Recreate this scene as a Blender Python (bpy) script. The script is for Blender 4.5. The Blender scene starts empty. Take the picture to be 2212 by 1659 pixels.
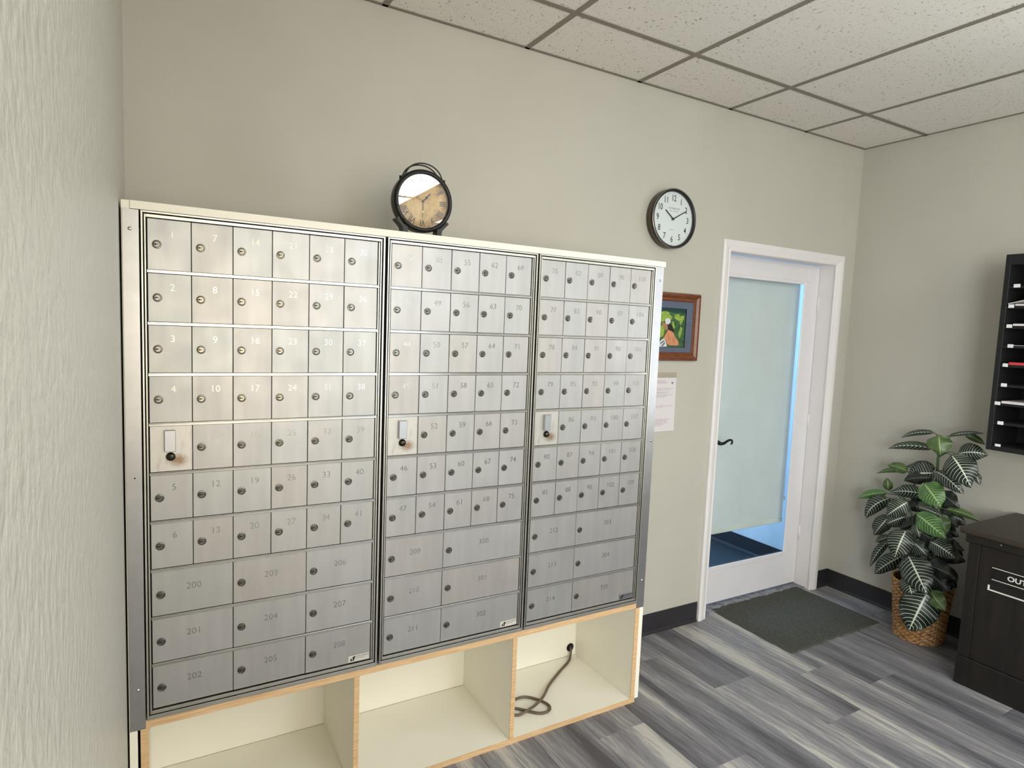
import bpy, bmesh, math, random
from mathutils import Matrix, Vector
PI = math.pi
R = math.radians
rnd = random.Random(7)
sc = bpy.context.scene
C = sc.collection

# ------------------------------------------------------------------ camera
YAW, PITCH, ROLL, F = -0.52200, -0.09054, 0.03999, 1348.34
cam_loc = Vector((-3.7568, -2.3550, 1.5768))
fw = Vector((-math.sin(YAW)*math.cos(PITCH), math.cos(YAW)*math.cos(PITCH), math.sin(PITCH)))
rt0 = Vector((math.cos(YAW), math.sin(YAW), 0)); up0 = rt0.cross(fw)
rt = math.cos(ROLL)*rt0 + math.sin(ROLL)*up0; up = -math.sin(ROLL)*rt0 + math.cos(ROLL)*up0
cd = bpy.data.cameras.new('camera'); cam = bpy.data.objects.new('camera', cd); C.objects.link(cam)
cam.matrix_world = Matrix(((rt.x, up.x, -fw.x, cam_loc.x), (rt.y, up.y, -fw.y, cam_loc.y), (rt.z, up.z, -fw.z, cam_loc.z), (0, 0, 0, 1)))
cd.sensor_fit = 'HORIZONTAL'; cd.sensor_width = 36; cd.lens = 36*F/2212; cd.clip_start = 0.01
sc.camera = cam

# ------------------------------------------------------------------ world, lights, exposure
sc.view_settings.view_transform = 'Standard'; sc.view_settings.look = 'None'
sc.view_settings.gamma = 1; sc.view_settings.use_curve_mapping = False
sc.view_settings.exposure = -0.06
wd = bpy.data.worlds.new('world'); sc.world = wd; wd.use_nodes = True
bgn = wd.node_tree.nodes['Background']; bgn.inputs[0].default_value = (.72, .84, 1, 1); bgn.inputs[1].default_value = 1.0

def area(name, loc, direction, sx, sy, col, power):
    l = bpy.data.lights.new(name, 'AREA'); l.shape = 'RECTANGLE'; l.size = sx; l.size_y = sy
    l.color = col; l.energy = power
    o = bpy.data.objects.new(name, l); C.objects.link(o); o.location = loc
    o.rotation_euler = Vector(direction).to_track_quat('-Z', 'Y').to_euler()
    return o
XL, YF, H = -3.8327, -5.25, 2.736     # left wall, front wall, ceiling height
# added lights at the unseen front windows, warm left one, cool right one
area('window_light_warm', (-3.0, -5.32, 1.5), (0, 1, .12), 1.10, 1.75, (1.0, .80, .50), 43)
area('window_light_day', (-1.7, -5.32, 1.55), (-.05, 1, .3), .95, 1.85, (.92, .96, 1.0), 27)
area('window_light_side', (.07, -2.18, 1.65), (-1, 0, .15), .40, 1.35, (.95, .97, 1.0), 30)  # added light in an unseen opening, brightens the left wall
area('window_light_left', (XL-.07, -4.1, 1.6), (1, .1, 0), 1.5, 1.5, (.94, .97, 1.0), 130)  # added light behind the camera, strong to lift the right wall
# the vestibule behind the glazed door has its own daylight
area('vestibule_light', (-1.5, 1.75, 1.9), (.95, -.35, -.25), .9, 1.2, (.38, .66, 1.0), 85)

# ------------------------------------------------------------------ materials
MATS = {}
def newmat(name):
    m = bpy.data.materials.new(name); m.use_nodes = True
    nt = m.node_tree; b = nt.nodes['Principled BSDF']
    MATS[name] = m
    return m, nt, b
def s2l(c):
    return tuple((v/12.92 if v <= .04045 else ((v+.055)/1.055)**2.4) for v in [x/255 for x in c]) + (1,)
def N(nt, t, **k):
    n = nt.nodes.new(t)
    for a, v in k.items():
        if a.startswith('i_'):
            n.inputs[a[2:].replace('_', ' ')].default_value = v
        else: setattr(n, a, v)
    return n
def coords(nt, kind='Object', scale=(1, 1, 1), rand=False):
    tc = N(nt, 'ShaderNodeTexCoord'); mp = N(nt, 'ShaderNodeMapping')
    mp.inputs['Scale'].default_value = scale
    nt.links.new(tc.outputs[kind], mp.inputs['Vector'])
    if rand:
        oi = N(nt, 'ShaderNodeObjectInfo'); mm = N(nt, 'ShaderNodeMath', operation='MULTIPLY'); mm.inputs[1].default_value = 37.0
        nt.links.new(oi.outputs['Random'], mm.inputs[0])
        cx = N(nt, 'ShaderNodeCombineXYZ'); nt.links.new(mm.outputs[0], cx.inputs[0]); nt.links.new(mm.outputs[0], cx.inputs[1])
        nt.links.new(cx.outputs[0], mp.inputs['Location'])
    return mp.outputs[0]
def noise(nt, vec, scale, detail=3, rough=.5):
    n = N(nt, 'ShaderNodeTexNoise'); n.inputs['Scale'].default_value = scale
    n.inputs['Detail'].default_value = detail; n.inputs['Roughness'].default_value = rough
    nt.links.new(vec, n.inputs['Vector']); return n.outputs['Fac']
def ramp(nt, fac, stops):
    r = N(nt, 'ShaderNodeValToRGB'); e = r.color_ramp.elements
    while len(e) < len(stops): e.new(.5)
    for el, (p, c) in zip(e, stops): el.position = p; el.color = c
    nt.links.new(fac, r.inputs[0]); return r.outputs[0]
def bump(nt, b, h, strength, dist=.002):
    n = N(nt, 'ShaderNodeBump'); n.inputs['Strength'].default_value = strength; n.inputs['Distance'].default_value = dist
    nt.links.new(h, n.inputs['Height']); nt.links.new(n.outputs[0], b.inputs['Normal'])
def mixc(nt, fac, a, b_):
    m = N(nt, 'ShaderNodeMix', data_type='RGBA')
    if hasattr(fac, 'node'): nt.links.new(fac, m.inputs[0])
    else: m.inputs[0].default_value = fac
    for i, v in ((6, a), (7, b_)):
        if hasattr(v, 'node'): nt.links.new(v, m.inputs[i])
        else: m.inputs[i].default_value = v
    return m.outputs[2]
def simple(name, rgb, rough=.5, metal=0, var=.06, vs=6, bs=0, bscale=60, bd=.001, scale=(1, 1, 1), spec=None):
    m, nt, b = newmat(name); c = s2l(rgb)
    v = coords(nt, 'Object', scale)
    f = noise(nt, v, vs, 3)
    lo = tuple(x*(1-var) for x in c[:3])+(1,); hi = tuple(min(1, x*(1+var)) for x in c[:3])+(1,)
    nt.links.new(ramp(nt, f, [(.3, lo), (.7, hi)]), b.inputs['Base Color'])
    b.inputs['Roughness'].default_value = rough; b.inputs['Metallic'].default_value = metal
    if spec is not None: b.inputs['Specular IOR Level'].default_value = spec
    if bs: bump(nt, b, noise(nt, v, bscale, 4), bs, bd)
    return m
def math_(nt, op, a, b_=None, c=None):
    n = N(nt, 'ShaderNodeMath', operation=op)
    for i, v in enumerate((a, b_, c)):
        if v is None: continue
        if hasattr(v, 'node'): nt.links.new(v, n.inputs[i])
        else: n.inputs[i].default_value = v
    return n.outputs[0]

simple('wall_paint', (186, 182, 170), .55, 0, .03, 2.5, .35, 130, .0012)
simple('wall_paint_textured', (192, 188, 176), .42, 0, .04, 30, 1.0, 48, .006)
simple('vestibule_paint', (205, 210, 215), .6)
simple('vestibule_tile', (34, 37, 42), .6)
simple('trim_white', (226, 222, 220), .32, 0, .02)
simple('door_white', (222, 219, 220), .35, 0, .02)
simple('laminate_white', (240, 235, 219), .38, 0, .015)
simple('laminate_edge_white', (240, 234, 218), .35, 0, .01)
simple('baseboard_vinyl', (42, 40, 44), .45, 0, .1)
simple('tee_paint', (128, 121, 108), .5, 0, .12, 90)
simple('black_metal', (20, 19, 18), .38, .2, .3, 40, .3, 90)
simple('dark_gap', (22, 21, 20), .8)
simple('black_plastic', (14, 14, 16), .35)
simple('black_board', (7, 7, 9), .7, 0, .2)
simple('chrome', (150, 146, 138), .16, 1, .06, 40)
simple('lock_metal', (118, 116, 110), .2, 1, .12, 60)
simple('keyway', (10, 9, 8), .6)
simple('steel_strip', (176, 176, 178), .34, 1, .05, 20)
simple('frame_metal', (196, 194, 186), .33, 1, .06, 14)
simple('bar_metal', (186, 185, 182), .2, 1, .05, 14)
simple('number_metal', (158, 157, 154), .18, 1, .03, 30)
simple('master_plate', (176, 178, 182), .36, .9, .04)
simple('bronze', (98, 88, 72), .33, .85, .2, 50, .25, 120)
simple('clock_white', (222, 222, 216), .45, 0, .01)
simple('ink_dark', (52, 50, 46), .5)
simple('ink_faint', (168, 164, 156), .6)
simple('ink_black', (16, 16, 16), .5)
simple('hand_silver', (190, 190, 185), .3, .8)
simple('paper_white', (214, 208, 208), .7, 0, .01)
simple('paper_line', (160, 150, 158), .7)
simple('paper_line_red', (176, 130, 142), .7)
simple('tape', (168, 158, 140), .3)
simple('mat_blue_grey', (96, 101, 116), .8, 0, .1, 300)
simple('matte_edge', (58, 62, 74), .7)
simple('sign_white', (226, 222, 214), .45)
simple('label_white', (232, 232, 232), .5)
simple('paper_red', (196, 60, 60), .6)
simple('blind_fabric', (206, 211, 206), .85, 0, .03, 5, .1, 600, .0004)
simple('blind_hem', (206, 209, 196), .8)
simple('cable', (98, 84, 66), .5, 0, .15, 30)
simple('soil', (24, 18, 12), .95, 0, .4, 60, .8, 90)
simple('stem_green', (66, 92, 48), .5, 0, .2, 30)
simple('petiole', (70, 84, 50), .5, 0, .2, 30)
simple('grass_green', (62, 96, 52), .7, 0, .5, 90)
simple('bush_green', (150, 170, 70), .7, 0, .3, 120)
simple('teal_dark', (30, 62, 60), .7)
simple('skin_tan', (176, 122, 84), .7)
simple('dress_orange', (214, 140, 98), .7, 0, .2, 160)
simple('hair_dark', (40, 26, 20), .6)
simple('cap_white', (222, 218, 214), .7, 0, .15, 200)
simple('grey_ink', (90, 96, 100), .7)
simple('threshold', (128, 130, 136), .5, 0, .5, 30)
simple('window_frame', (210, 208, 204), .4)
simple('screw', (200, 200, 196), .2, 1)
simple('sticker_light', (196, 192, 182), .4)
simple('sticker_grey', (92, 92, 98), .4)

# birch ply edge
m, nt, b = newmat('birch_edge'); v = coords(nt, 'Object', (3, 3, 60))
nt.links.new(ramp(nt, noise(nt, v, 3, 4), [(.3, s2l((196, 158, 112))), (.7, s2l((224, 190, 146)))]), b.inputs['Base Color']); b.inputs['Roughness'].default_value = .55
# dark stained wood
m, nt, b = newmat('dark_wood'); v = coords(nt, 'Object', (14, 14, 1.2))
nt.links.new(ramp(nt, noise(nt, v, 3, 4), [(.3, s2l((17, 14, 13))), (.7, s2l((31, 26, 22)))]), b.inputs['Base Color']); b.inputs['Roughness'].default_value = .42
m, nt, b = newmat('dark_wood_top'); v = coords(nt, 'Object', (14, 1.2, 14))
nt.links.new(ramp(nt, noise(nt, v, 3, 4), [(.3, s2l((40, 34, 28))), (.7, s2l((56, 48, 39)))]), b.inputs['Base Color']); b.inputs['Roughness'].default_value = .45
# frame wood, red brown
m, nt, b = newmat('frame_wood'); v = coords(nt, 'Object', (8, 8, 60))
nt.links.new(ramp(nt, noise(nt, v, 2.5, 4), [(.3, s2l((84, 44, 24))), (.7, s2l((128, 74, 42)))]), b.inputs['Base Color']); b.inputs['Roughness'].default_value = .3
# brushed aluminium of the little doors
m, nt, b = newmat('door_metal')
oi = N(nt, 'ShaderNodeObjectInfo')
v = coords(nt, 'Object', (26, 1, 3), True); f = noise(nt, v, 1.2, 4)
v2 = coords(nt, 'Object', (1, 1, 1), True); f2 = noise(nt, v2, 14, 4)
base = ramp(nt, f, [(.25, s2l((200, 199, 197))), (.75, s2l((213, 212, 210)))])
tint = ramp(nt, oi.outputs['Random'], [(0, s2l((208, 203, 199))), (.35, s2l((204, 203, 202))), (.7, s2l((202, 204, 202))), (1, s2l((208, 207, 207)))])
mul = N(nt, 'ShaderNodeMix', data_type='RGBA', blend_type='MULTIPLY'); mul.inputs[0].default_value = .8
nt.links.new(base, mul.inputs[6]); nt.links.new(tint, mul.inputs[7])
nt.links.new(mul.outputs[2], b.inputs['Base Color'])
b.inputs['Metallic'].default_value = .80
nt.links.new(ramp(nt, f2, [(.3, (.42, .42, .42, 1)), (.75, (.50, .50, .50, 1))]), b.inputs['Roughness'])
bump(nt, b, noise(nt, v2, 260, 2), .06, .0005)
# same with rust stains around the master lock
m, nt, b = newmat('door_metal_stained')
v = coords(nt, 'Object', (1, 1, 1))
gr = N(nt, 'ShaderNodeTexGradient', gradient_type='SPHERICAL')
mp = N(nt, 'ShaderNodeMapping'); nt.links.new(v, mp.inputs[0]); mp.inputs['Location'].default_value = (-.066/.030, 0, -.030/.022); mp.inputs['Scale'].default_value = (1/.030, 1, 1/.022)
nt.links.new(mp.outputs[0], gr.inputs[0])
st = math_(nt, 'MULTIPLY', gr.outputs['Fac'], math_(nt, 'MULTIPLY', noise(nt, v, 160, 4), 2.2))
v2 = coords(nt, 'Object', (60, 1, 12)); st2 = math_(nt, 'MULTIPLY', math_(nt, 'SUBTRACT', noise(nt, v2, 1.4, 3), .52), 1.2)
st3 = math_(nt, 'ADD', st, math_(nt, 'MAXIMUM', st2, 0.0))
nt.links.new(mixc(nt, math_(nt, 'MINIMUM', st3, .8), s2l((192, 189, 183)), s2l((128, 92, 54))), b.inputs['Base Color'])
b.inputs['Metallic'].default_value = .8; b.inputs['Roughness'].default_value = .45
# ceiling tile: pale mineral fibre with fissures
m, nt, b = newmat('ceiling_tile')
v = coords(nt, 'Object', (1, 1, 1), True)
w = N(nt, 'ShaderNodeTexNoise'); w.inputs['Scale'].default_value = 9; nt.links.new(v, w.inputs['Vector'])
vm = N(nt, 'ShaderNodeVectorMath', operation='MULTIPLY_ADD'); nt.links.new(w.outputs['Color'], vm.inputs[0]); vm.inputs[1].default_value = (.09, .09, .09); nt.links.new(v, vm.inputs[2])
mp = N(nt, 'ShaderNodeMapping'); mp.inputs['Scale'].default_value = (140, 75, 90); nt.links.new(vm.outputs[0], mp.inputs[0])
f = noise(nt, mp.outputs[0], 1.0, 3, .6)
holes = ramp(nt, f, [(.335, (1, 1, 1, 1)), (.37, (0, 0, 0, 1))])
fine = noise(nt, v, 260, 2)
tcol = ramp(nt, fine, [(.3, s2l((222, 217, 208))), (.7, s2l((235, 231, 223)))])
nt.links.new(mixc(nt, holes, tcol, s2l((132, 124, 110))), b.inputs['Base Color'])
b.inputs['Roughness'].default_value = .9
inv = math_(nt, 'SUBTRACT', 1.0, holes); bump(nt, b, inv, .4, .002)
# vinyl plank
m, nt, b = newmat('plank_vinyl')
v = coords(nt, 'Object', (8.0, .6, 1), True); f1 = noise(nt, v, 1.0, 2, .5)
v2 = coords(nt, 'Object', (150, 9, 1), True); f2_ = noise(nt, v2, 1.0, 4, .65)
v3 = coords(nt, 'Object', (26, 3.5, 1), True)
wv = N(nt, 'ShaderNodeTexWave', wave_type='RINGS', rings_direction='Z'); wv.inputs['Scale'].default_value = .55; wv.inputs['Distortion'].default_value = 7; wv.inputs['Detail'].default_value = 3; nt.links.new(v3, wv.inputs['Vector'])
a = math_(nt, 'ADD', math_(nt, 'MULTIPLY', f1, .95), math_(nt, 'MULTIPLY', f2_, .42))
a = math_(nt, 'ADD', a, math_(nt, 'MULTIPLY', wv.outputs['Fac'], .05))
oi = N(nt, 'ShaderNodeObjectInfo'); a = math_(nt, 'ADD', a, math_(nt, 'MULTIPLY', math_(nt, 'SUBTRACT', oi.outputs['Random'], .5), .10))
nt.links.new(ramp(nt, a, [(.50, s2l((78, 76, 80))), (.64, s2l((110, 108, 112))), (.77, s2l((139, 137, 139))), (.90, s2l((188, 184, 175)))]), b.inputs['Base Color'])
b.inputs['Roughness'].default_value = .48; bump(nt, b, f2_, .15, .0008)
# carpet mat
m, nt, b = newmat('mat_carpet'); v = coords(nt)
nt.links.new(ramp(nt, noise(nt, v, 240, 3), [(.3, s2l((62, 63, 57))), (.7, s2l((100, 100, 92)))]), b.inputs['Base Color']); b.inputs['Roughness'].default_value = .95
b.inputs['Specular IOR Level'].default_value = .1
bump(nt, b, noise(nt, v, 420, 3), .9, .003)
# aged clock dial
m, nt, b = newmat('dial_aged'); v = coords(nt)
c1 = ramp(nt, noise(nt, v, 26, 5, .65), [(.34, s2l((140, 112, 84))), (.48, s2l((196, 164, 112))), (.7, s2l((216, 188, 136)))])
tc = N(nt, 'ShaderNodeTexCoord'); ln = N(nt, 'ShaderNodeVectorMath', operation='LENGTH'); nt.links.new(tc.outputs['Object'], ln.inputs[0])
edge = ramp(nt, ln.outputs['Value'], [(.066, (0, 0, 0, 1)), (.090, (1, 1, 1, 1))])
e2 = math_(nt, 'MULTIPLY', edge, noise(nt, v, 70, 4)); nt.links.new(mixc(nt, e2, c1, s2l((84, 58, 40))), b.inputs['Base Color']); b.inputs['Roughness'].default_value = .7
# wicker
for nm, lo, hi in (('wicker', (146, 102, 56), (206, 160, 104)), ('wicker_dark', (104, 68, 34), (156, 110, 62))):
    m, nt, b = newmat(nm); v = coords(nt, 'Object', (1, 1, 1)); nt.links.new(ramp(nt, noise(nt, v, 55, 4), [(.3, s2l(lo)), (.7, s2l(hi))]), b.inputs['Base Color']); b.inputs['Roughness'].default_value = .55
# clear glass
def glass(name, ior=1.5, tint=(1, 1, 1, 1)):
    m, nt, b = newmat(name); nt.nodes.remove(b)
    out = nt.nodes['Material Output']; fr = N(nt, 'ShaderNodeFresnel'); fr.inputs['IOR'].default_value = ior
    tr = N(nt, 'ShaderNodeBsdfTransparent'); tr.inputs[0].default_value = tint
    gl = N(nt, 'ShaderNodeBsdfGlossy'); gl.inputs['Roughness'].default_value = .01
    mx = N(nt, 'ShaderNodeMixShader'); ge = N(nt, 'ShaderNodeNewGeometry'); nt.links.new(math_(nt, 'MULTIPLY', fr.outputs[0], math_(nt, 'SUBTRACT', 1.0, ge.outputs['Backfacing'])), mx.inputs[0]); nt.links.new(tr.outputs[0], mx.inputs[1]); nt.links.new(gl.outputs[0], mx.inputs[2])
    nt.links.new(mx.outputs[0], out.inputs['Surface'])
glass('glass_clear', 1.35, (.97, .99, 1, 1)); glass('glass_clock', 1.95)
# glowing lens of the added ceiling panels
m, nt, b = newmat('troffer_lens'); v = coords(nt); f = noise(nt, v, 24, 2)
b.inputs['Emission Strength'].default_value = 9.5; nt.links.new(ramp(nt, f, [(.36, (.62, .76, 1, 1)), (.5, (.95, .98, 1, 1))]), b.inputs['Emission Color'])
# leaves: veins drawn from the leaf's own UV (s along, t across)
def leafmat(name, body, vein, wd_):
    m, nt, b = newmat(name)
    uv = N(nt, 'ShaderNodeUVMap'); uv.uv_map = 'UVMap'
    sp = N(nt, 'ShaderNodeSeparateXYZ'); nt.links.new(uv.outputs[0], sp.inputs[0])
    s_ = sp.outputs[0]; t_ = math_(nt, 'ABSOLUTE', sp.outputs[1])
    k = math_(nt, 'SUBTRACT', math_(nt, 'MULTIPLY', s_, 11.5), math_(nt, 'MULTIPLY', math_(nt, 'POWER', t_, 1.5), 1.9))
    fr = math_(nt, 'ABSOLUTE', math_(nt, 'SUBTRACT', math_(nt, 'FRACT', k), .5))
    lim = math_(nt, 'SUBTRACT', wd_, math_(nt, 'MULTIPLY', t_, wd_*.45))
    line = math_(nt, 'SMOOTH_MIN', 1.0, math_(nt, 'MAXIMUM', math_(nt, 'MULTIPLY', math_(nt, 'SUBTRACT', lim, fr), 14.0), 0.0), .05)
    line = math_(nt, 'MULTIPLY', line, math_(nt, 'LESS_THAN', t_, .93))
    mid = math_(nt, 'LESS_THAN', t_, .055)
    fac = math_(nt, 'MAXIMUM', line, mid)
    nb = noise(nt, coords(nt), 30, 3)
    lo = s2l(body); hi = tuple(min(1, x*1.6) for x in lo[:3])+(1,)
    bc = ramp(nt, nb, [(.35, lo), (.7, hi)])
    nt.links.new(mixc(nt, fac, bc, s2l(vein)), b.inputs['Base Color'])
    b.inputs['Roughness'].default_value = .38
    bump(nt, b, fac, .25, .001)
leafmat('leaf_dark', (20, 30, 22), (206, 214, 194), .12)
leafmat('leaf_green', (62, 82, 44), (146, 164, 112), .10)
leafmat('leaf_bright', (58, 92, 46), (160, 188, 128), .13)
leafmat('leaf_dim', (22, 27, 23), (96, 100, 92), .09)  # dark leaf again with greyed veins, inner shade put into the colour

# ------------------------------------------------------------------ mesh helpers
WM = {}
def setp(o, parent, M):
    WM[o] = M
    if parent is not None:
        o.parent = parent; o.matrix_basis = WM[parent].inverted() @ M
    else: o.matrix_basis = M
class MB:
    def __init__(s): s.v = []; s.f = []; s.m = []; s.uv = None; s.smooth = []
    def add(s, vs, fs, mi=0, sm=False):
        o = len(s.v); s.v += [tuple(x) for x in vs]
        for f in fs: s.f.append([o+i for i in f]); s.m.append(mi); s.smooth.append(sm)
        return s
    def box(s, x0, x1, y0, y1, z0, z1, mi=0, M=None):
        vs = [(x0, y0, z0), (x1, y0, z0), (x1, y1, z0), (x0, y1, z0), (x0, y0, z1), (x1, y0, z1), (x1, y1, z1), (x0, y1, z1)]
        if M: vs = [M @ Vector(q) for q in vs]
        return s.add(vs, [(3, 2, 1, 0), (4, 5, 6, 7), (0, 1, 5, 4), (1, 2, 6, 5), (2, 3, 7, 6), (3, 0, 4, 7)], mi)
    def bbox(s, x0, x1, y0, y1, z0, z1, c=.002, mi=0, M=None):   # box with chamfered edges
        bm = bmesh.new(); bmesh.ops.create_cube(bm, size=1)
        for q in bm.verts: q.co = Vector(((x0+x1)/2+q.co.x*(x1-x0), (y0+y1)/2+q.co.y*(y1-y0), (z0+z1)/2+q.co.z*(z1-z0)))
        bmesh.ops.bevel(bm, geom=bm.edges[:], offset=c, segments=1, affect='EDGES')
        bm.verts.ensure_lookup_table()
        for i, q in enumerate(bm.verts): q.index = i
        vs = [M @ q.co if M else q.co.copy() for q in bm.verts]; fs = [[q.index for q in f.verts] for f in bm.faces]; bm.free()
        return s.add(vs, fs, mi)
    def cyl(s, c, axis, r, h, n=20, mi=0, r2=None, cap=True, sm=True):
        a = Vector(axis).normalized(); t = a.orthogonal().normalized(); u = a.cross(t); c = Vector(c); r2 = r if r2 is None else r2
        vs = []
        for k in range(n):
            d = t*math.cos(2*PI*k/n)+u*math.sin(2*PI*k/n); vs += [c+d*r, c+a*h+d*r2]
        s.add(vs, [(2*k, 2*((k+1) % n), 2*((k+1) % n)+1, 2*k+1) for k in range(n)]+([list(range(0, 2*n, 2))[::-1], list(range(1, 2*n, 2))] if cap else []), mi, sm)
        if cap: s.smooth[-1] = s.smooth[-2] = False
        return s
    def lathe(s, c, axis, prof, n=32, mi=0, sm=True, closed=False):  # prof: (radius, height along axis)
        a = Vector(axis).normalized(); t = a.orthogonal().normalized(); u = a.cross(t); c = Vector(c); vs = []; k_ = len(prof)
        for k in range(n):
            d = t*math.cos(2*PI*k/n)+u*math.sin(2*PI*k/n)
            for r, h in prof: vs.append(c+d*r+a*h)
        fs = []
        for k in range(n):
            k2 = (k+1) % n
            for j in range(k_ if closed else k_-1):
                j2 = (j+1) % k_; fs.append((k*k_+j, k2*k_+j, k2*k_+j2, k*k_+j2))
        return s.add(vs, fs, mi, sm)
    def tube(s, pts, r, n=8, mi=0, closed=False):
        P = [Vector(p) for p in pts]; L = len(P); vs = []; prev = None
        for i, p in enumerate(P):
            a = (P[(i+1) % L] if closed or i < L-1 else P[i])-(P[i-1] if closed or i > 0 else P[i]); a.normalize()
            if prev is None: t = a.orthogonal().normalized()
            else: t = (prev-a*prev.dot(a)).normalized()
            prev = t; u = a.cross(t); rr = r[i] if isinstance(r, (list, tuple)) else r
            for k in range(n): vs.append(p+(t*math.cos(2*PI*k/n)+u*math.sin(2*PI*k/n))*rr)
        fs = []
        for i in range(L if closed else L-1):
            j = (i+1) % L
            for k in range(n): fs.append((i*n+k, i*n+(k+1) % n, j*n+(k+1) % n, j*n+k))
        if not closed: fs += [list(range(n))[::-1], list(range((L-1)*n, L*n))]
        s.add(vs, fs, mi, True)
        return s
    def prism(s, poly, d0, d1, plane='xz', mi=0):   # polygon extruded along the third axis
        def P(a, b_, d): return {'xz': (a, d, b_), 'xy': (a, b_, d), 'yz': (d, a, b_)}[plane]
        n = len(poly); vs = [P(a, b_, d0) for a, b_ in poly]+[P(a, b_, d1) for a, b_ in poly]
        return s.add(vs, [list(range(n)), list(range(n, 2*n))[::-1]]+[(i, (i+1) % n, n+(i+1) % n, n+i) for i in range(n)], mi)
    def mesh(s, name, mats):
        me = bpy.data.meshes.new(name); me.from_pydata(s.v, [], s.f)
        for m_ in (mats if isinstance(mats, (list, tuple)) else [mats]): me.materials.append(MATS[m_])
        me.polygons.foreach_set('material_index', s.m); me.polygons.foreach_set('use_smooth', s.smooth)
        if s.uv:
            l = me.uv_layers.new(name='UVMap')
            for lp in me.loops: l.data[lp.index].uv = s.uv[lp.vertex_index]
        bm = bmesh.new(); bm.from_mesh(me); bmesh.ops.recalc_face_normals(bm, faces=bm.faces[:]) if not s.uv else None
        bm.to_mesh(me); bm.free(); me.update()
        return me
def link(name, me, parent=None, M=None):
    o = bpy.data.objects.new(name, me); C.objects.link(o); setp(o, parent, M or Matrix()); return o
def build(name, mb, mats, parent=None, origin=None):
    """world-space mesh builder -> object with its origin at `origin`"""
    o = Vector(origin) if origin else (WM[parent].translation.copy() if parent else Vector((0, 0, 0)))
    mb.v = [tuple(Vector(q)-o) for q in mb.v]
    return link(name, mb.mesh(name, mats), parent, Matrix.Translation(o))
def tag(o, label, cat, group=None):
    o['label'] = label; o['category'] = cat
    if group: o['group'] = group
    return o
def thing(name, loc, label, cat, group=None):
    o = bpy.data.objects.new(name, None); C.objects.link(o); o.empty_display_size = .1
    setp(o, None, Matrix.Translation(Vector(loc))); return tag(o, label, cat, group)
def struct(o): o['kind'] = 'structure'; return o
TX = {}
def text_mesh(s, size, mat, depth=0, off=0.0, align='CENTER', sx=1):
    key = (s, size, mat, depth, off, align, sx)
    if key in TX: return TX[key]
    cu = bpy.data.curves.new('t', 'FONT'); cu.body = s; cu.size = size; cu.align_x = align; cu.align_y = 'CENTER'; cu.extrude = depth; cu.offset = off; cu.resolution_u = 3
    o = bpy.data.objects.new('t', cu); C.objects.link(o)
    dg = bpy.context.evaluated_depsgraph_get(); me = bpy.data.meshes.new_from_object(o.evaluated_get(dg))
    bpy.data.objects.remove(o); bpy.data.curves.remove(cu)
    if sx != 1:
        for q in me.vertices: q.co.x *= sx
    me.materials.clear(); me.materials.append(MATS[mat]); TX[key] = me
    return me
FRONT = Matrix.Rotation(PI/2, 4, 'X')                        # text facing -y
SIDE = Matrix.Rotation(-PI/2, 4, 'Z') @ FRONT                # text facing -x
T = Matrix.Translation

# ------------------------------------------------------------------ room shell
DX0, DX1, DT = -1.125, -.165, 2.035      # door opening
fl = MB(); fl.box(XL-.1, .12, YF-.1, .14, -.06, -.0022)
floor = struct(build('floor', fl, 'dark_gap'))
# planks run along y
pw, pl = .2285, 1.2192
ends = {-.444: -.482, -.673: -1.22, -.901: -.817, -1.130: -.62, -1.358: -.915, -1.587: -.52, -1.815: -.20, -2.0435: -.885, -2.272: -.565, -2.50: -.30}
pm = {}
def plank(x0, x1, y0, y1):
    w, l = round(x1-x0-.0012, 4), round(y1-y0-.0012, 4)
    if w < .01 or l < .01: return
    if (w, l) not in pm:
        pm[(w, l)] = MB().bbox(0, w, 0, l, -.003, 0, .0009).mesh('plank', 'plank_vinyl')
    link('plank', pm[(w, l)], floor, T((x0+.0006, y0+.0006, 0)))
k = 0; x = -.216+pw
while x > XL-.001:
    xa, xb = max(x-pw, XL), min(x, -.001)
    e = None
    for kx, v_ in ends.items():
        if abs((x-pw)-kx) < .02: e = v_
    if e is None: e = -rnd.random()*pl
    y = e
    while y < .13: y += pl
    while y > YF:
        plank(xa, xb, max(y-pl, YF), min(y, .13)); y -= pl
    x -= pw
wb = MB()
wb.box(XL-.1, DX0, 0, .14, 0, 2.95); wb.box(DX1, .1, 0, .14, 0, 2.95); wb.box(DX0, DX1, 0, .14, DT, 2.95)
struct(build('wall_back', wb, 'wall_paint'))
W3 = (-2.42, -1.94, .95, 2.35)  # unseen opening added for the side light
q = MB(); q.box(0, .1, W3[1], 0, 0, 2.95); q.box(0, .1, YF-.1, W3[0], 0, 2.95); q.box(0, .1, W3[0], W3[1], 0, W3[2]); q.box(0, .1, W3[0], W3[1], W3[3], 2.95)
struct(build('wall_right', q, 'wall_paint'))
W4 = (-4.9, -3.3, .85, 2.4)  # opening added behind the camera to light the right wall
q = MB(); q.box(XL-.1, XL, W4[1], 0, 0, 2.95); q.box(XL-.1, XL, YF-.1, W4[0], 0, 2.95); q.box(XL-.1, XL, W4[0], W4[1], 0, W4[2]); q.box(XL-.1, XL, W4[0], W4[1], W4[3], 2.95)
struct(build('wall_left', q, 'wall_paint_textured'))
q = MB(); f_ = .045; a, b_, c_, d_ = W4
q.box(XL-.06, XL-.01, a, a+f_, c_, d_); q.box(XL-.06, XL-.01, b_-f_, b_, c_, d_); q.box(XL-.06, XL-.01, a+f_, b_-f_, c_, c_+f_); q.box(XL-.06, XL-.01, a+f_, b_-f_, d_-f_, d_)
w_ = struct(build('window_4', q, 'window_frame'))
build('pane', MB().box(XL-.037, XL-.033, a+f_, b_-f_, c_+f_, d_-f_), 'glass_clear', w_)
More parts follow.
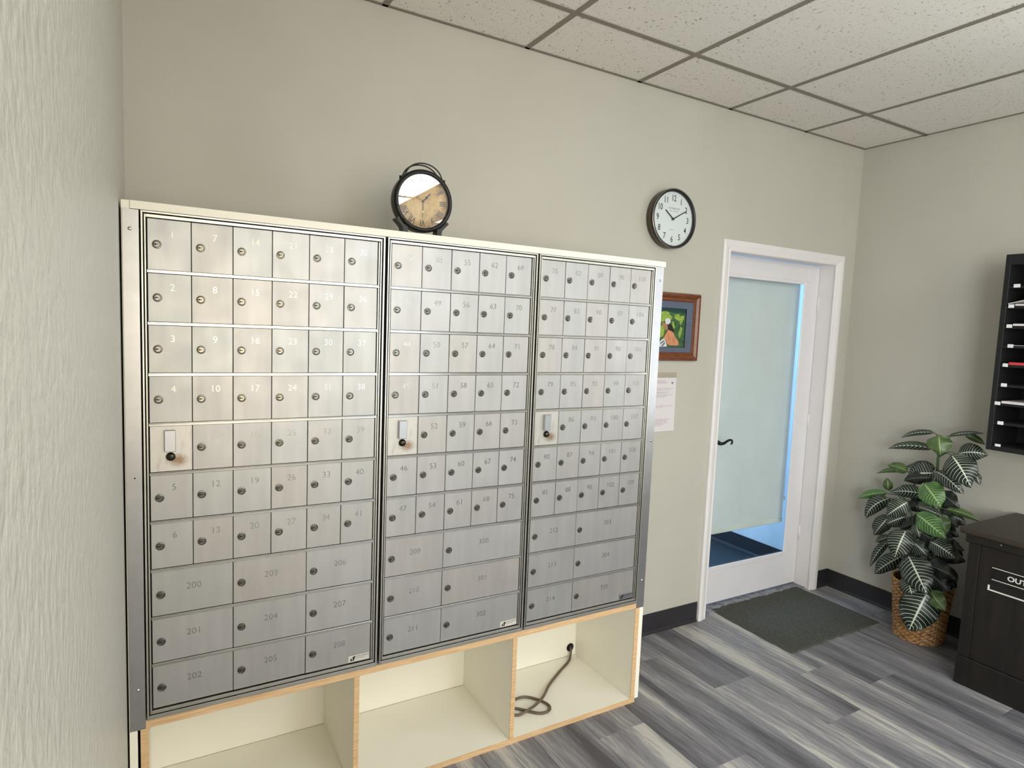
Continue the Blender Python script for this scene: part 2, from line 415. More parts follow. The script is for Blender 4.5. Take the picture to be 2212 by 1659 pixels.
# front wall with two added windows behind the camera, for the room light
W1, W2, WZ0, WZ1 = (-3.6, -2.4), (-2.2, -1.2), .55, 2.5
wf = MB()
for a, b_ in ((XL-.1, W1[0]), (W1[1], W2[0]), (W2[1], .1)): wf.box(a, b_, YF-.1, YF, 0, 2.95)
for a, b_ in (W1, W2): wf.box(a, b_, YF-.1, YF, 0, WZ0); wf.box(a, b_, YF-.1, YF, WZ1, 2.95)
struct(build('wall_front', wf, 'wall_paint'))
for i, (a, b_) in enumerate((W1, W2)):
    q = MB(); f_ = .045
    q.box(a, b_, YF-.08, YF-.02, WZ0, WZ0+f_); q.box(a, b_, YF-.08, YF-.02, WZ1-f_, WZ1); q.box(a, a+f_, YF-.08, YF-.02, WZ0+f_, WZ1-f_); q.box(b_-f_, b_, YF-.08, YF-.02, WZ0+f_, WZ1-f_)
    mx = (a+b_)/2; q.box(mx-.02, mx+.02, YF-.075, YF-.025, WZ0+f_, WZ1-f_)
    w_ = struct(build('window_%d' % (i+1), q, 'window_frame'))
    build('pane', MB().box(a+f_, b_-f_, YF-.052, YF-.048, WZ0+f_, WZ1-f_), 'glass_clear', w_)
q = MB(); f_ = .045; a, b_, c_, d_ = W3
q.box(.01, .06, a, a+f_, c_, d_); q.box(.01, .06, b_-f_, b_, c_, d_); q.box(.01, .06, a+f_, b_-f_, c_, c_+f_); q.box(.01, .06, a+f_, b_-f_, d_-f_, d_)
w_ = struct(build('window_3', q, 'window_frame'))
build('pane', MB().box(.033, .037, a+f_, b_-f_, c_+f_, d_-f_), 'glass_clear', w_)
# ceiling with tees and lay-in tiles
ceil = struct(build('ceiling', MB().box(XL-.1, .1, YF-.1, .14, H+.16, H+.22), 'dark_gap'))
XT = [0]+[-.5689-.6096*i for i in range(7) if -.5689-.6096*i > XL+.02]+[XL]
YT = [0]+[-.3565-1.2192*i for i in range(6) if -.3565-1.2192*i > YF+.02]+[YF]
TW = .012
LIGHTS = {(3, 3), (3, 4), (1, 3), (1, 4)}
tm = {}
for i in range(len(XT)-1):
    for j in range(len(YT)-1):
        x1, x0, y1, y0 = XT[i], XT[i+1], YT[j], YT[j+1]
        w, l = round(x1-x0-.004, 4), round(y1-y0-.004, 4)
        if (i, j) in LIGHTS: continue
        if (w, l) not in tm: tm[(w, l)] = MB().bbox(0, w, 0, l, 0, .015, .001).mesh('ceiling_tile', 'ceiling_tile')
        link('ceiling_tile', tm[(w, l)], ceil, T((x0+.002, y0+.002, H+.0015)))
def tee(x0, x1, y0, y1):
    build('grid_tee', MB().bbox(x0, x1, y0, y1, H-.0015, H+.001, .0006), 'tee_paint', ceil, (x0, y0, H))
for x in XT[1:-1]: tee(x-TW, x+TW, YF, 0)
for y in YT[1:-1]:
    for i in range(len(XT)-1):
        a = XT[i+1]+(TW if i < len(XT)-2 else 0); b_ = XT[i]-(TW if i > 0 else 0)
        tee(a, b_, y-TW, y+TW)
tee(XL, 0, -.016, 0); tee(-.016, 0, YF, -.016); tee(XL, XL+.016, YF, -.016); tee(XL+.016, -.016, YF, YF+.016)
for (i, j) in LIGHTS:  # panels added out of view to light the room and reflect in the clock
    x1, x0, y1, y0 = XT[i]-.003, XT[i+1]+.003, YT[j]-.003, YT[j+1]+.003
    t = thing('ceiling_light', ((x0+x1)/2, (y0+y1)/2, H), 'lit rectangular lay-in light panel of the ceiling grid, %s' % ({(3, 3): 'over the middle of the room', (3, 4): 'by the front wall, behind the first', (1, 3): 'nearest the right wall', (1, 4): 'in the front right corner'}[(i, j)]), 'ceiling light')
    q = MB(); q.box(x0, x1, y0, y1, H+.06, H+.09); 
    for a in ((x0, x0+.02, y0, y1), (x1-.02, x1, y0, y1), (x0+.02, x1-.02, y0, y0+.02), (x0+.02, x1-.02, y1-.02, y1)): q.box(*a, H+.002, H+.06)
    build('housing', q, 'trim_white', t)
    build('diffuser', MB().box(x0+.02, x1-.02, y0+.02, y1-.02, H+.004, H+.008), 'troffer_lens', t)
# baseboards (black vinyl cove base)
def cove_x(name, x0, x1):
    poly = [(0, 0), (0, .1093), (-.0035, .1093), (-.0035, .014), (-.007, .004), (-.014, 0)]
    struct(build(name, MB().prism(poly, x0, x1, 'yz'), 'baseboard_vinyl'))
cove_x('baseboard_back', -1.965, -1.1675); cove_x('baseboard_back', -.1187, -.0)
poly = [(0, 0), (0, .1093), (-.0035, .1093), (-.0035, .014), (-.007, .004), (-.014, 0)]
struct(build('baseboard_right', MB().prism(poly, YF, -.0036, 'xz'), 'baseboard_vinyl'))
struct(build('baseboard_left', MB().prism([(XL-a, z) for a, z in poly], YF, -.46, 'xz'), 'baseboard_vinyl'))
# vestibule beyond the door
VX0, VX1, VY1 = -2.3, .012, 2.6
struct(build('floor', MB().box(VX0-.1, VX1+.1, .14, VY1+.1, -.06, 0), 'vestibule_tile'))
struct(build('wall_vestibule_right', MB().box(VX1, VX1+.1, .14, VY1+.1, 0, 2.95), 'vestibule_paint'))
struct(build('wall_vestibule_left', MB().box(VX0-.1, VX0, .14, VY1+.1, 0, 2.95), 'vestibule_paint'))
struct(build('wall_vestibule_back', MB().box(VX0, VX1, VY1, VY1+.1, 0, 2.95), 'vestibule_paint'))
struct(build('ceiling', MB().box(VX0-.1, VX1+.1, .14, VY1+.1, 2.75, 2.95), 'vestibule_paint'))
struct(build('baseboard_vestibule', MB().prism([(VX1+a, z) for a, z in poly], .14, VY1, 'xz'), 'baseboard_vinyl'))
# door casing and jamb
cas = MB()
IX0, IX1, IT, OX0, OX1, OT = -1.103, -.187, 2.025, -1.1675, -.1187, 2.082
prof = [(0, -.008), (.006, -.0115), (.012, -.0095), (.020, -.012), (.040, -.018), (.050, -.0185), (.056, -.016), (.0645, -.016), (.0645, 0), (0, 0)]
def casing_side(inner, sgn, z1):
    s_ = MB()
    pts = [(inner+sgn*a, d) for a, d in prof]; n = len(pts)
    vs = [(px, py, 0) for px, py in pts]+[(px, py, IT+sgn*(px-inner)*1.0*(OT-IT)/.0645) for px, py in pts]
    cas.add(vs, [list(range(n)), list(range(n, 2*n))[::-1]]+[(i, (i+1) % n, n+(i+1) % n, n+i) for i in range(n)])
casing_side(IX0, -1, OT); casing_side(IX1, 1, OT)
n = len(prof)
k_ = (OT-IT)/.0645
vs = [(IX0-a, d, IT+a*k_) for a, d in prof]+[(IX1+a, d, IT+a*k_) for a, d in prof]
cas.add(vs, [list(range(n)), list(range(n, 2*n))[::-1]]+[(i, (i+1) % n, n+(i+1) % n, n+i) for i in range(n)])
struct(build('trim_1', cas, 'trim_white'))
jb = MB()
jb.box(DX0-.0, IX0-.008, -.006, .14, 0, DT-.001); jb.box(IX1+.006, DX1, -.006, .14, 0, DT-.001); jb.box(IX0-.008, IX1+.006, -.006, .14, IT+.004, DT-.001)
jb.box(IX1-.002, IX1+.006, .142, .150, 0, IT)                                         # stop strips
jb.box(IX0-.008, IX0+.002, .142, .150, 0, IT)
struct(build('trim_2', jb, 'trim_white'))
struct(build('trim_3', MB().box(DX0, DX1, .02, .14, -.002, .006), 'threshold'))
# the door leaf
GX0, GX1, GZ0, GZ1 = -1.010, -.285, .220, 1.914
LX0, LX1, LZ0, LZ1 = -1.108, -.184, .014, 2.024
d = MB(); y0, y1 = .10, .124
d.bbox(LX0, GX0, y0, y1, LZ0, LZ1, .0015); d.bbox(GX1, LX1, y0, y1, LZ0, LZ1, .0015); d.bbox(GX0, GX1, y0, y1, LZ0, GZ0, .0015); d.bbox(GX0, GX1, y0, y1, GZ1, LZ1, .0015)
door = struct(build('door_1', d, 'door_white', None, (LX0, y0, LZ0)))
g = MB()                                                                              # glazing bead
BD = (-1.018, -.322, .236, 1.905)
for a in ((BD[0]-.02, BD[0], BD[2]-.03, BD[3]+.02), (BD[1], GX1+.014, BD[2]-.03, BD[3]+.02), (BD[0], BD[1], BD[2]-.03, BD[2]), (BD[0], BD[1], BD[3], BD[3]+.02)):
    g.bbox(a[0], a[1], y0-.004, y0+.003, a[2], a[3], .0025)
build('glazing_bead', g, 'door_white', door)
build('glass_pane', MB().box(GX0, GX1, .108, .112, GZ0, GZ1), 'glass_clear', door)
hd = MB(); hx, hz = -1.012, .978
hd.lathe((hx, y0, hz), (0, -1, 0), [(0, 0), (.027, 0), (.029, .004), (.022, .009), (.012, .012), (.011, .04), (0, .042)], 24)
lev = [(hx, .062, hz-.002), (hx+.014, .058, hz-.006), (hx+.035, .056, hz-.004), (hx+.058, .056, hz+.007), (hx+.080, .056, hz+.013), (hx+.098, .058, hz+.010), (hx+.106, .060, hz-.002), (hx+.102, .060, hz-.012), (hx+.094, .060, hz-.012)]
hd.tube(lev, [.011, .0095, .008, .007, .0065, .006, .0055, .005, .004], 10)
build('door_handle', hd, 'black_metal', door)
build('escutcheon', MB().bbox(-1.022, -.9885, y0-.006, y0, 1.085, 1.165, .002), 'black_metal', door)
hg = MB()
for z in (.30, 1.02, 1.75): hg.cyl((LX1+.001, y0-.004, z), (0, 0, 1), .005, .09, 10)
build('hinge', hg, 'trim_white', door)
# roller blind hanging behind the door glass
t = thing('roller_blind', (-.6, .165, GZ1+.1), 'pale grey-green roller blind pulled down behind the glass of the white door', 'blind')
bl = MB(); BX0, BX1 = -1.02, -.268
nx = 12
vs = []; 
for i in range(nx+1):
    xx = BX0+(BX1-BX0)*i/nx; yy = .165+.0015*math.sin(i*1.1)
    vs += [(xx, yy, .425), (xx, yy, GZ1+.05), (xx, yy+.0012, .425), (xx, yy+.0012, GZ1+.05)]
fs = []
for i in range(nx):
    a = 4*i; b_ = a+4; fs += [(a, b_, b_+1, a+1), (a+2, a+3, b_+3, b_+2), (a, a+2, b_+2, b_), (a+1, b_+1, b_+3, a+3)]
fs += [(0, 1, 3, 2), (4*nx, 4*nx+2, 4*nx+3, 4*nx+1)]
bl.add(vs, fs, 0, False); build('fabric', bl, 'blind_fabric', t)
build('bottom_bar', MB().bbox(BX0, BX1, .160, .171, .402, .428, .003), 'blind_hem', t)
build('roller_tube', MB().cyl((BX0, .168, GZ1+.07), (1, 0, 0), .02, BX1-BX0, 20), 'trim_white', t)
build('bead_clip', MB().bbox(BX1+.002, BX1+.010, .160, .172, .545, .575, .002).tube([(BX1+.006, .166, .575), (BX1+.006, .166, GZ1+.05)], .0011, 6), 'trim_white', t)

# door mat
t = MB(); n = 26
mx0, mx1, my0, my1 = -.995, -.222, -.475, .055
edge = []
for i in range(n): edge.append((mx0+(mx1-mx0)*i/n, my0+rnd.uniform(-.004, .004)))
for i in range(n//2): edge.append((mx1+rnd.uniform(-.003, .003), my0+(my1-my0)*i*2/n))
for i in range(n): edge.append((mx1-(mx1-mx0)*i/n, my1+rnd.uniform(-.008, .008)))
for i in range(n//2): edge.append((mx0+rnd.uniform(-.004, .004), my1-(my1-my0)*i*2/n))
ed2 = [((a-(mx0+mx1)/2)*.992+(mx0+mx1)/2, (b_-(my0+my1)/2)*.985+(my0+my1)/2) for a, b_ in edge]
N_ = len(edge); q = MB()
q.add([(a, b_, 0) for a, b_ in edge]+[(a, b_, .0035) for a, b_ in edge]+[(a, b_, .0065) for a, b_ in ed2], [(i, (i+1) % N_, N_+(i+1) % N_, N_+i) for i in range(N_)]+[(N_+i, N_+(i+1) % N_, 2*N_+(i+1) % N_, 2*N_+i) for i in range(N_)]+[list(range(2*N_, 3*N_))])
q.v = [(a, b_, c_) for a, b_, c_ in q.v]
tag(build('door_mat', q, 'mat_carpet', None, (-.6, -.2, 0)), 'thin dark grey carpet door mat on the floor in front of the white door', 'mat')

# ------------------------------------------------------------------ mailbox cabinet (carcass, cubbies, steel cover strips)
FY = -.4398
cab = thing('mailbox_cabinet', (-2.9, -.22, 0), 'cream laminate cabinet against the back wall, holding metal mailboxes above three open cubbies', 'cabinet')
def cb(name, mat, *a, c=.0008): return build(name, MB().bbox(*a, c), mat, cab)
cb('side_panel', 'laminate_edge_white', -3.828, -3.8085, FY, -.002, .0, 1.863)
cb('side_panel', 'laminate_edge_white', -1.9905, -1.970, FY, -.002, .017, 1.842)
cb('top_panel', 'laminate_edge_white', -3.8083, -1.962, FY-.002, -.002, 1.842, 1.8635)
cb('back_panel', 'laminate_white', -3.79, -2.0, -.034, -.022, .02, 1.842)
def edged(name, x0, x1, z0, z1, yb=-.035):     # laminate board with a birch ply front edge
    q = MB(); q.box(x0, x1, FY+.003, yb, z0, z1, 0); q.bbox(x0, x1, FY, FY+.003, z0, z1, .0006, 1); return build(name, q, ['laminate_white', 'birch_edge'], cab)
edged('cubby_side', -3.802, -3.781, .0205, .421); edged('cubby_side', -2.012, -1.991, .0205, .421)
edged('cubby_top', -3.802, -1.991, .4215, .4455); edged('cubby_bottom', -3.802, -1.9885, 0, .020)
edged('divider', -3.203, -3.185, .0205, .421); edged('divider', -2.6055, -2.5865, .0205, .421)
# steel cover strips with screws
def strip(x0, x1, screws, label):
    o = build('steel_strip', MB().bbox(x0, x1, FY-.0022, FY-.0002, .422, 1.841, .0005), 'steel_strip', cab)
    for sx_, sz in screws:
        build('screw', MB().lathe((sx_, FY-.0022, sz), (0, -1, 0), [(0, .0022), (.0025, .002), (.0045, .0009), (.005, 0)], 14), 'screw', o)
strip(-3.826, -3.7885, [(-3.809, 1.791), (-3.806, .539)], '')
build('screw_hole', MB().cyl((-3.806, FY-.0024, 1.135), (0, -1, 0), .0022, .0003, 10), 'keyway', cab)
strip(-2.0105, -1.9715, [(-1.989, 1.787), (-1.986, 1.135), (-1.989, .541)], '')
# cable hole in back panel
build('cable_hole', MB().lathe((-2.043, -.0348, .062), (0, -1, 0), [(.0, .0), (.017, .0), (.019, .002), (.0205, .0)], 18), 'keyway', cab)

# ------------------------------------------------------------------ mailbox units
CW, ZT, RP = .1031, 1.8227, .1352
def sep_top(k):
    return ZT-k*RP+{0: 0, 1: .0026, 2: .0012}.get(k, 0)
SEPH = .0082
dm = {}
def door_mesh(w, h, stained=False):
    key = (round(w, 4), round(h, 4), stained)
    if key not in dm:
        q = MB().bbox(0, w, 0, .006, 0, h, .0007)
        dm[key] = q.mesh('box_door', 'door_metal_stained' if stained else 'door_metal')
    return dm[key]
lk = MB()   # cam lock: domed face with a keyway, origin on the door face, facing -y
lk.lathe((0, 0, 0), (0, -1, 0), [(.0114, 0), (.0112, .0018), (.0102, .0027), (.0088, .0029), (.0082, .0024), (.0076, .0030), (.0070, .0036), (0, .0036)], 20, 0, False)
lk.box(-.0072, .0030, -.0044, -.0030, -.0009, .0009, 1); lk.cyl((-.0034, -.0034, 0), (0, -1, 0), .0023, .00105, 10, 1)
LOCK = lk.mesh('lock', ['lock_metal', 'keyway'])
ml = MB(); ml.lathe((0, 0, 0), (0, -1, 0), [(.0118, 0), (.0118, .004), (.010, .008), (.006, .0105), (0, .0115)], 20, 0); ml.box(-.0012, .0012, -.0122, -.010, -.005, .004, 1)
simple('master_lock_metal', (70, 66, 58), .14, 1)
MLOCK = ml.mesh('master_lock', ['master_lock_metal', 'keyway'])
def unit(x0, ncol, cols, wide, label, stick):
    x1 = x0+ncol*CW
    u = thing('mailbox_unit', ((x0+x1)/2, FY+.1, .446), label, 'mailboxes', 'banks of metal mailboxes in the cabinet')
    def ring(name, a0, a1, b0, b1, wl, wr, wb_, wt_, yf, yb, mat, c=.0008):
        q = MB(); q.bbox(a0, a0+wl, yf, yb, b0, b1, c); q.bbox(a1-wr, a1, yf, yb, b0, b1, c)
        q.bbox(a0+wl, a1-wr, yf, yb, b0, b0+wb_, c); q.bbox(a0+wl, a1-wr, yf, yb, b1-wt_, b1, c); return build(name, q, mat, u)
    ring('outer_frame', x0-.0140, x1+.0215, .4465, 1.8405, .0048, .0062, .0125, .0052, FY-.007, FY+.02, 'frame_metal')
    ring('inner_frame', x0-.0066, x1+.0115, .4618, 1.8325, .0042, .0048, .0098, .0085, FY-.0062, FY+.012, 'frame_metal')
    build('side_flange', MB().bbox(x1+.0008, x1+.0060, FY-.003, FY+.01, .4725, 1.823, .0012), 'frame_metal', u)
    build('backing', MB().box(x0-.0092, x1+.0153, FY+.012, FY+.02, .459, 1.8353), 'dark_gap', u)
    for k in range(1, 10):
        z1 = sep_top(k)
        q = MB(); q.bbox(x0-.001, x1+.0052, FY-.0052, FY+.006, z1-SEPH, z1-.0022, .0006); q.bbox(x0-.001, x1+.0052, FY-.0030, FY+.006, z1-.0022, z1, .0004)
        build('divider_bar', q, 'bar_metal', u)
    def door(c0, c1, r, num, master=False, sticker=False):
        xa, xb = x0+c0*CW+.0008, x0+c1*CW-.0008
        za = (.4745 if r == 9 else sep_top(r+1)+.0006); zb = (ZT if r == 0 else sep_top(r)-SEPH-.0006)
        tilt = rnd.uniform(-.35, .35); dy = rnd.uniform(-.0004, .0004)
        M = T((xa, FY+dy, za)) @ Matrix.Rotation(R(tilt)*.6, 4, 'X') @ Matrix.Rotation(R(rnd.uniform(-.3, .3)), 4, 'Z')
        w, h = xb-xa, zb-za
        if master:
            o = link('master_panel', door_mesh(w, h, True), u, M)
            q = MB(); q.bbox(.034, .061, -.012, 0, h*.44, h*.91, .0012); q.v = q.v
            link('cover_plate', q.mesh('cover_plate', 'master_plate'), o, M)
            link('master_lock', MLOCK, o, M @ T((.049, 0, h*.325)))
            return
        o = link('box_door', door_mesh(w, h), u, M)
        small = (c1-c0) == 1
        lx = .0215 if x0 < -3 else .019
        link('lock', LOCK, o, M @ T((lx, 0, h*(.5 if small else .47))))
        nm = text_mesh(num, .0262, 'number_metal', .0003, -.0002)
        nx_, nz = (w*.56, h*.715) if small else (w*.505, h*.58)
        link('number', nm, o, M @ T((nx_, -.0002, nz)) @ FRONT)
        if sticker:
            q = MB(); q.bbox(w-.071, w-.003, -.0007, 0, .002, .0235, .0003)
            s_ = link('sticker', q.mesh('sticker', stick), o, M)
    for ci, nums in enumerate(cols):
        for r_, nmb in nums: door(ci, ci+1, r_, nmb)
    door(0, 1, 4, '', True)
    for r_, row in enumerate(wide):
        for c0, c1, nmb in row: door(c0, c1, 7+r_, nmb, False, (r_ == 2 and c1 == ncol))
    # maker's mark on the sticker
    q = MB(); sx0 = x1-.0718; yy = FY-.0014
    q.prism([(sx0+.005, .479), (sx0+.0085, .4895), (sx0+.0105, .4895), (sx0+.0125, .4835), (sx0+.0145, .481), (sx0+.0125, .479), (sx0+.0095, .4815)], yy, yy+.0003, 'xz')
    q.prism([(sx0+.0155, .4795), (sx0+.0135, .489), (sx0+.0145, .4935), (sx0+.0235, .4955), (sx0+.0225, .4900), (sx0+.0195, .4860), (sx0+.0190, .4805)], yy, yy+.0003, 'xz')
    build('sticker_logo', q, 'ink_black', u)
    if stick != 'sticker_grey' or True:
        link('sticker_text', text_mesh('AUTH FLORENCE', .0052, 'ink_dark', 0, .00008, 'LEFT'), u, T((sx0+.0265, yy, .4925)) @ FRONT)
        link('sticker_text', text_mesh('MFG. COMPANY', .0036, 'ink_dark', 0, .00004, 'LEFT'), u, T((sx0+.0265, yy, .4862)) @ FRONT)
    return u
def col(a, skip=None, rows=7):
    o = []; n_ = a
    for r_ in range(rows):
        if skip is not None and r_ == skip: continue
        o.append((r_, str(n_))); n_ += 1
    return o
unit(-3.7709, 6, [col(1, 4), col(7), col(14), col(21), col(28), col(35)], [[(0, 2, str(200+r_)), (2, 4, str(203+r_)), (4, 6, str(206+r_))] for r_ in range(3)],
     'widest bank of metal mailboxes, left, six columns numbered 1 to 41, beside the left wall', 'sticker_light')
unit(-3.1088, 5, [col(42, 4), col(48), col(55), col(62), col(69)], [[(0, 2, str(209+r_)), (2, 5, str(300+r_))] for r_ in range(3)],
     'middle bank of metal mailboxes, numbered 42 to 75, below the black table clock', 'sticker_light')
unit(-2.551, 5, [col(76, 4), col(82), col(89), col(96), col(103)], [[(0, 2, str(212+r_)), (2, 5, str(303+r_))] for r_ in range(3)],
     'right bank of metal mailboxes, numbered 76 to 109, nearest the white door', 'sticker_grey')

# cable in the right cubby
def spline(pts, n=6, closed=False):
    P = [Vector(p) for p in pts]; out = []; L = len(P)
    for i in range(L-1):
        p0, p1, p2, p3 = P[max(i-1, 0)], P[i], P[i+1], P[min(i+2, L-1)]
        for k in range(n):
            t_ = k/n; out.append(.5*((2*p1)+(p2-p0)*t_+(2*p0-5*p1+4*p2-p3)*t_*t_+(3*p1-p0-3*p2+p3)*t_**3))
    out.append(P[-1]); return out
cz = .0262
a = [(-2.043, -.030, .062), (-2.047, -.048, .058), (-2.058, -.060, .034), (-2.085, -.085, cz), (-2.168, -.136, cz), (-2.275, -.212, cz+.004), (-2.351, -.282, cz+.011), (-2.408, -.315, cz+.009), (-2.462, -.335, cz+.010), (-2.501, -.332, cz), (-2.525, -.312, cz), (-2.522, -.288, cz),
     (-2.494, -.287, cz), (-2.468, -.311, cz), (-2.437, -.345, cz), (-2.413, -.362, cz), (-2.381, -.364, cz), (-2.359, -.345, cz), (-2.357, -.318, cz), (-2.373, -.282, cz), (-2.401, -.247, cz), (-2.429, -.233, cz), (-2.461, -.234, cz), (-2.500, -.245, cz), (-2.53, -.25, cz)]
ca = MB().tube(spline(a, 6), .0058, 8)
tag(build('power_cable', ca, 'cable', None, (-2.35, -.3, .02)), 'brown cable looped on the floor of the right cubby, coming out of a hole', 'cable')

# ------------------------------------------------------------------ black table clock on the cabinet
cx_, cz_, cy_ = -2.966, 1.9865, -.34
ck = thing('table_clock', (cx_, -.31, 1.8635), 'round black metal table clock with aged tan dial and top handle, standing on the cabinet', 'clock')
q = MB(); q.lathe((cx_, cy_, cz_), (0, 1, 0), [(.0, .05), (.098, .05), (.1005, .046), (.1005, .012), (.098, .010)], 56)
build('case', q, 'black_metal', ck)
q = MB(); q.lathe((cx_, cy_, cz_), (0, 1, 0), [(.0885, .014), (.0885, .002), (.0905, -.003), (.095, -.004), (.099, -.002), (.1035, .003), (.1035, .012), (.098, .014)], 64, closed=True)
for k in range(12):
    an = 2*PI*(k+.5)/12; q.lathe((cx_+.097*math.cos(an), cy_-.003, cz_+.097*math.sin(an)), (0, -1, 0), [(.0028, 0), (.002, .0014), (0, .002)], 8)
build('bezel', q, 'black_metal', ck)
dl = build('dial', MB().cyl((cx_, cy_+.014, cz_), (0, -1, 0), .0886, .003, 64, sm=False), 'dial_aged', ck, (cx_, cy_+.011, cz_))
ROM = ['XII', 'I', 'II', 'III', 'IIII', 'V', 'VI', 'VII', 'VIII', 'IX', 'X', 'XI']
for k, s_ in enumerate(ROM):
    an = -k*PI/6
    M = T((cx_, cy_+.0106, cz_)) @ Matrix.Rotation(-an, 4, 'Y') @ T((0, 0, .070)) @ FRONT
    link('numeral', text_mesh(s_, .031, 'ink_dark', 0, .0006, 'CENTER', .70), dl, M)
def hand(name, ang, segs, mat, parent, c, tip=None):
    q = MB(); q.prism(segs, 0, .0008, 'xz'); q.v = [tuple(v_) for v_ in q.v]
    M = T(c) @ Matrix.Rotation(R(ang), 4, 'Y'); return link(name, q.mesh(name, mat), parent, M)
hand('hour_hand', 42, [(-.0011, 0), (-.0011, .012), (-.005, .018), (-.0012, .026), (-.003, .031), (0, .040), (.003, .031), (.0012, .026), (.005, .018), (.0011, .012), (.0011, 0)], 'ink_black', dl, (cx_, cy_+.0085, cz_))
hand('minute_hand', 180, [(-.0012, 0), (-.001, .030), (0, .070), (.001, .030), (.0012, 0)], 'ink_black', dl, (cx_, cy_+.007, cz_))
build('hand_hub', MB().cyl((cx_, cy_+.009, cz_), (0, -1, 0), .0045, .0035, 16), 'ink_black', dl)
build('hand_spade', MB().lathe((cx_, cy_+.0066, cz_-.034), (0, -1, 0), [(.0028, 0), (0, .0006)], 10), 'hand_silver', dl)
build('glass_cover', MB().cyl((cx_, cy_+.0035, cz_), (0, -1, 0), .0888, .0012, 64, sm=False), 'glass_clock', ck)
q = MB()
for yy in (cy_+.006, cy_+.034):
    arc = [(cx_+.062*math.cos(t_)*1.06, yy, cz_+.070+.054*math.sin(t_)) for t_ in [PI*i/20 for i in range(21)]]
    arc = [(cx_+.075, yy, cz_+.066)]+arc+[(cx_-.075, yy, cz_+.066)]
    q.tube(arc[1:-1], .0024, 8)
    for sx_ in (-1, 1): q.bbox(cx_+sx_*.070-.006, cx_+sx_*.070+.006, yy-.003, yy+.003, cz_+.060, cz_+.080, .001)
build('handle', q, 'black_metal', ck)
for sx_ in (-1, 1):
    q = MB(); q.prism([(cx_+sx_*.086, cz_-.060), (cx_+sx_*.066, cz_-.082), (cx_+sx_*.052, cz_-.088), (cx_+sx_*.052, cz_-.105), (cx_+sx_*.060, 1.8636), (cx_+sx_*.074, 1.8636), (cx_+sx_*.068, cz_-.102), (cx_+sx_*.071, cz_-.090), (cx_+sx_*.082, cz_-.078), (cx_+sx_*.094, cz_-.066)], cy_+.004, cy_+.046, 'xz')
    q.cyl((cx_+sx_*.086, cy_+.002, cz_-.066), (0, 1, 0), .0055, .046, 12)
    build('leg', q, 'black_metal', ck)

ck.matrix_basis = ck.matrix_basis @ Matrix.Rotation(R(-1.2), 4, 'Z')

# ------------------------------------------------------------------ wall clock
wx, wz = -1.5545, 2.134
wc = thing('wall_clock', (wx, -.025, wz), 'round bronze-rimmed wall clock with white face and black numbers, above the picture', 'clock')
q = MB(); q.lathe((wx, 0, wz), (0, -1, 0), [(0, .001), (.136, .001), (.141, .004), (.1425, .040), (.1425, .048)], 64)
build('case', q, 'bronze', wc)
q = MB(); q.lathe((wx, 0, wz), (0, -1, 0), [(.1425, .048), (.139, .0505), (.134, .0505), (.130, .046), (.129, .034), (.1425, .034)], 64, closed=True)
build('bezel', q, 'black_plastic', wc)
q = MB(); q.lathe((wx, 0, wz), (0, -1, 0), [(.1428, .0455), (.1432, .0485), (.1408, .0508), (.1395, .050)], 64)
build('rim', q, 'chrome', wc)
face = build('dial', MB().cyl((wx, -.032, wz), (0, -1, 0), .1295, .002, 64, sm=False), 'clock_white', wc)
for k in range(12):
    an = R(30*(k or 12)); s_ = str(k or 12)
    link('numeral', text_mesh(s_, .041, 'ink_dark', 0, .0005, 'CENTER', .80), face, T((wx+.098*math.sin(an), -.0344, wz+.098*math.cos(an))) @ FRONT)
q = MB()
for k in range(60):
    an = R(6*k); q.cyl((wx+.1205*math.sin(an), -.034, wz+.1205*math.cos(an)), (0, -1, 0), .0011 if k % 5 else .0016, .0004, 6)
build('minute_marks', q, 'ink_dark', face)
link('dial_text', text_mesh('WESTMINSTER', .0115, 'ink_faint', 0, .0002), face, T((wx+.004, -.0344, wz+.050)) @ FRONT)
link('dial_text', text_mesh('CLOCK COMPANY', .0072, 'ink_faint', 0, .0001), face, T((wx+.004, -.0344, wz+.037)) @ FRONT)
link('dial_text', text_mesh('LONDON', .0072, 'ink_faint', 0, .0001), face, T((wx-.004, -.0344, wz-.052)) @ FRONT)
hand('hour_hand', -53, [(-.0036, -.008), (-.0030, .030), (-.0028, .064), (.0028, .064), (.0030, .030), (.0036, -.008)], 'ink_dark', face, (wx, -.0372, wz))
hand('minute_hand', 61, [(-.0030, -.012), (-.0024, .040), (-.0020, .098), (.0020, .098), (.0024, .040), (.0030, -.012)], 'ink_dark', face, (wx, -.0392, wz))
build('hand_hub', MB().cyl((wx, -.037, wz), (0, -1, 0), .006, .004, 16), 'ink_dark', face)
build('glass_cover', MB().cyl((wx, -.0435, wz), (0, -1, 0), .1293, .001, 64, sm=False), 'glass_clear', wc)

# ------------------------------------------------------------------ framed picture
FX0, FX1, FZ0, FZ1 = -1.665, -1.309, 1.440, 1.782
pf = thing('framed_picture', ((FX0+FX1)/2, -.01, FZ0), 'wood-framed painting of a kneeling figure in orange, half hidden behind the mailbox cabinet', 'picture')
fwid = .043
def mitre(a0, a1, o0, o1):
    """one frame rail: inner edge a0-a1, outer edge o0-o1 (x,z pairs), moulded section"""
    sec = [(0, -.012), (.12, -.018), (.35, -.016), (.62, -.024), (.86, -.024), (1, -.014), (1, 0), (0, 0)]
    n = len(sec); vs = []
    for (ia, oa) in ((a0, o0), (a1, o1)):
        for s_, yv in sec: vs.append((ia[0]+(oa[0]-ia[0])*s_, yv, ia[1]+(oa[1]-ia[1])*s_))
    q = MB(); q.add(vs, [list(range(n)), list(range(n, 2*n))[::-1]]+[(i, (i+1) % n, n+(i+1) % n, n+i) for i in range(n)])
    build('frame_rail', q, 'frame_wood', pf)
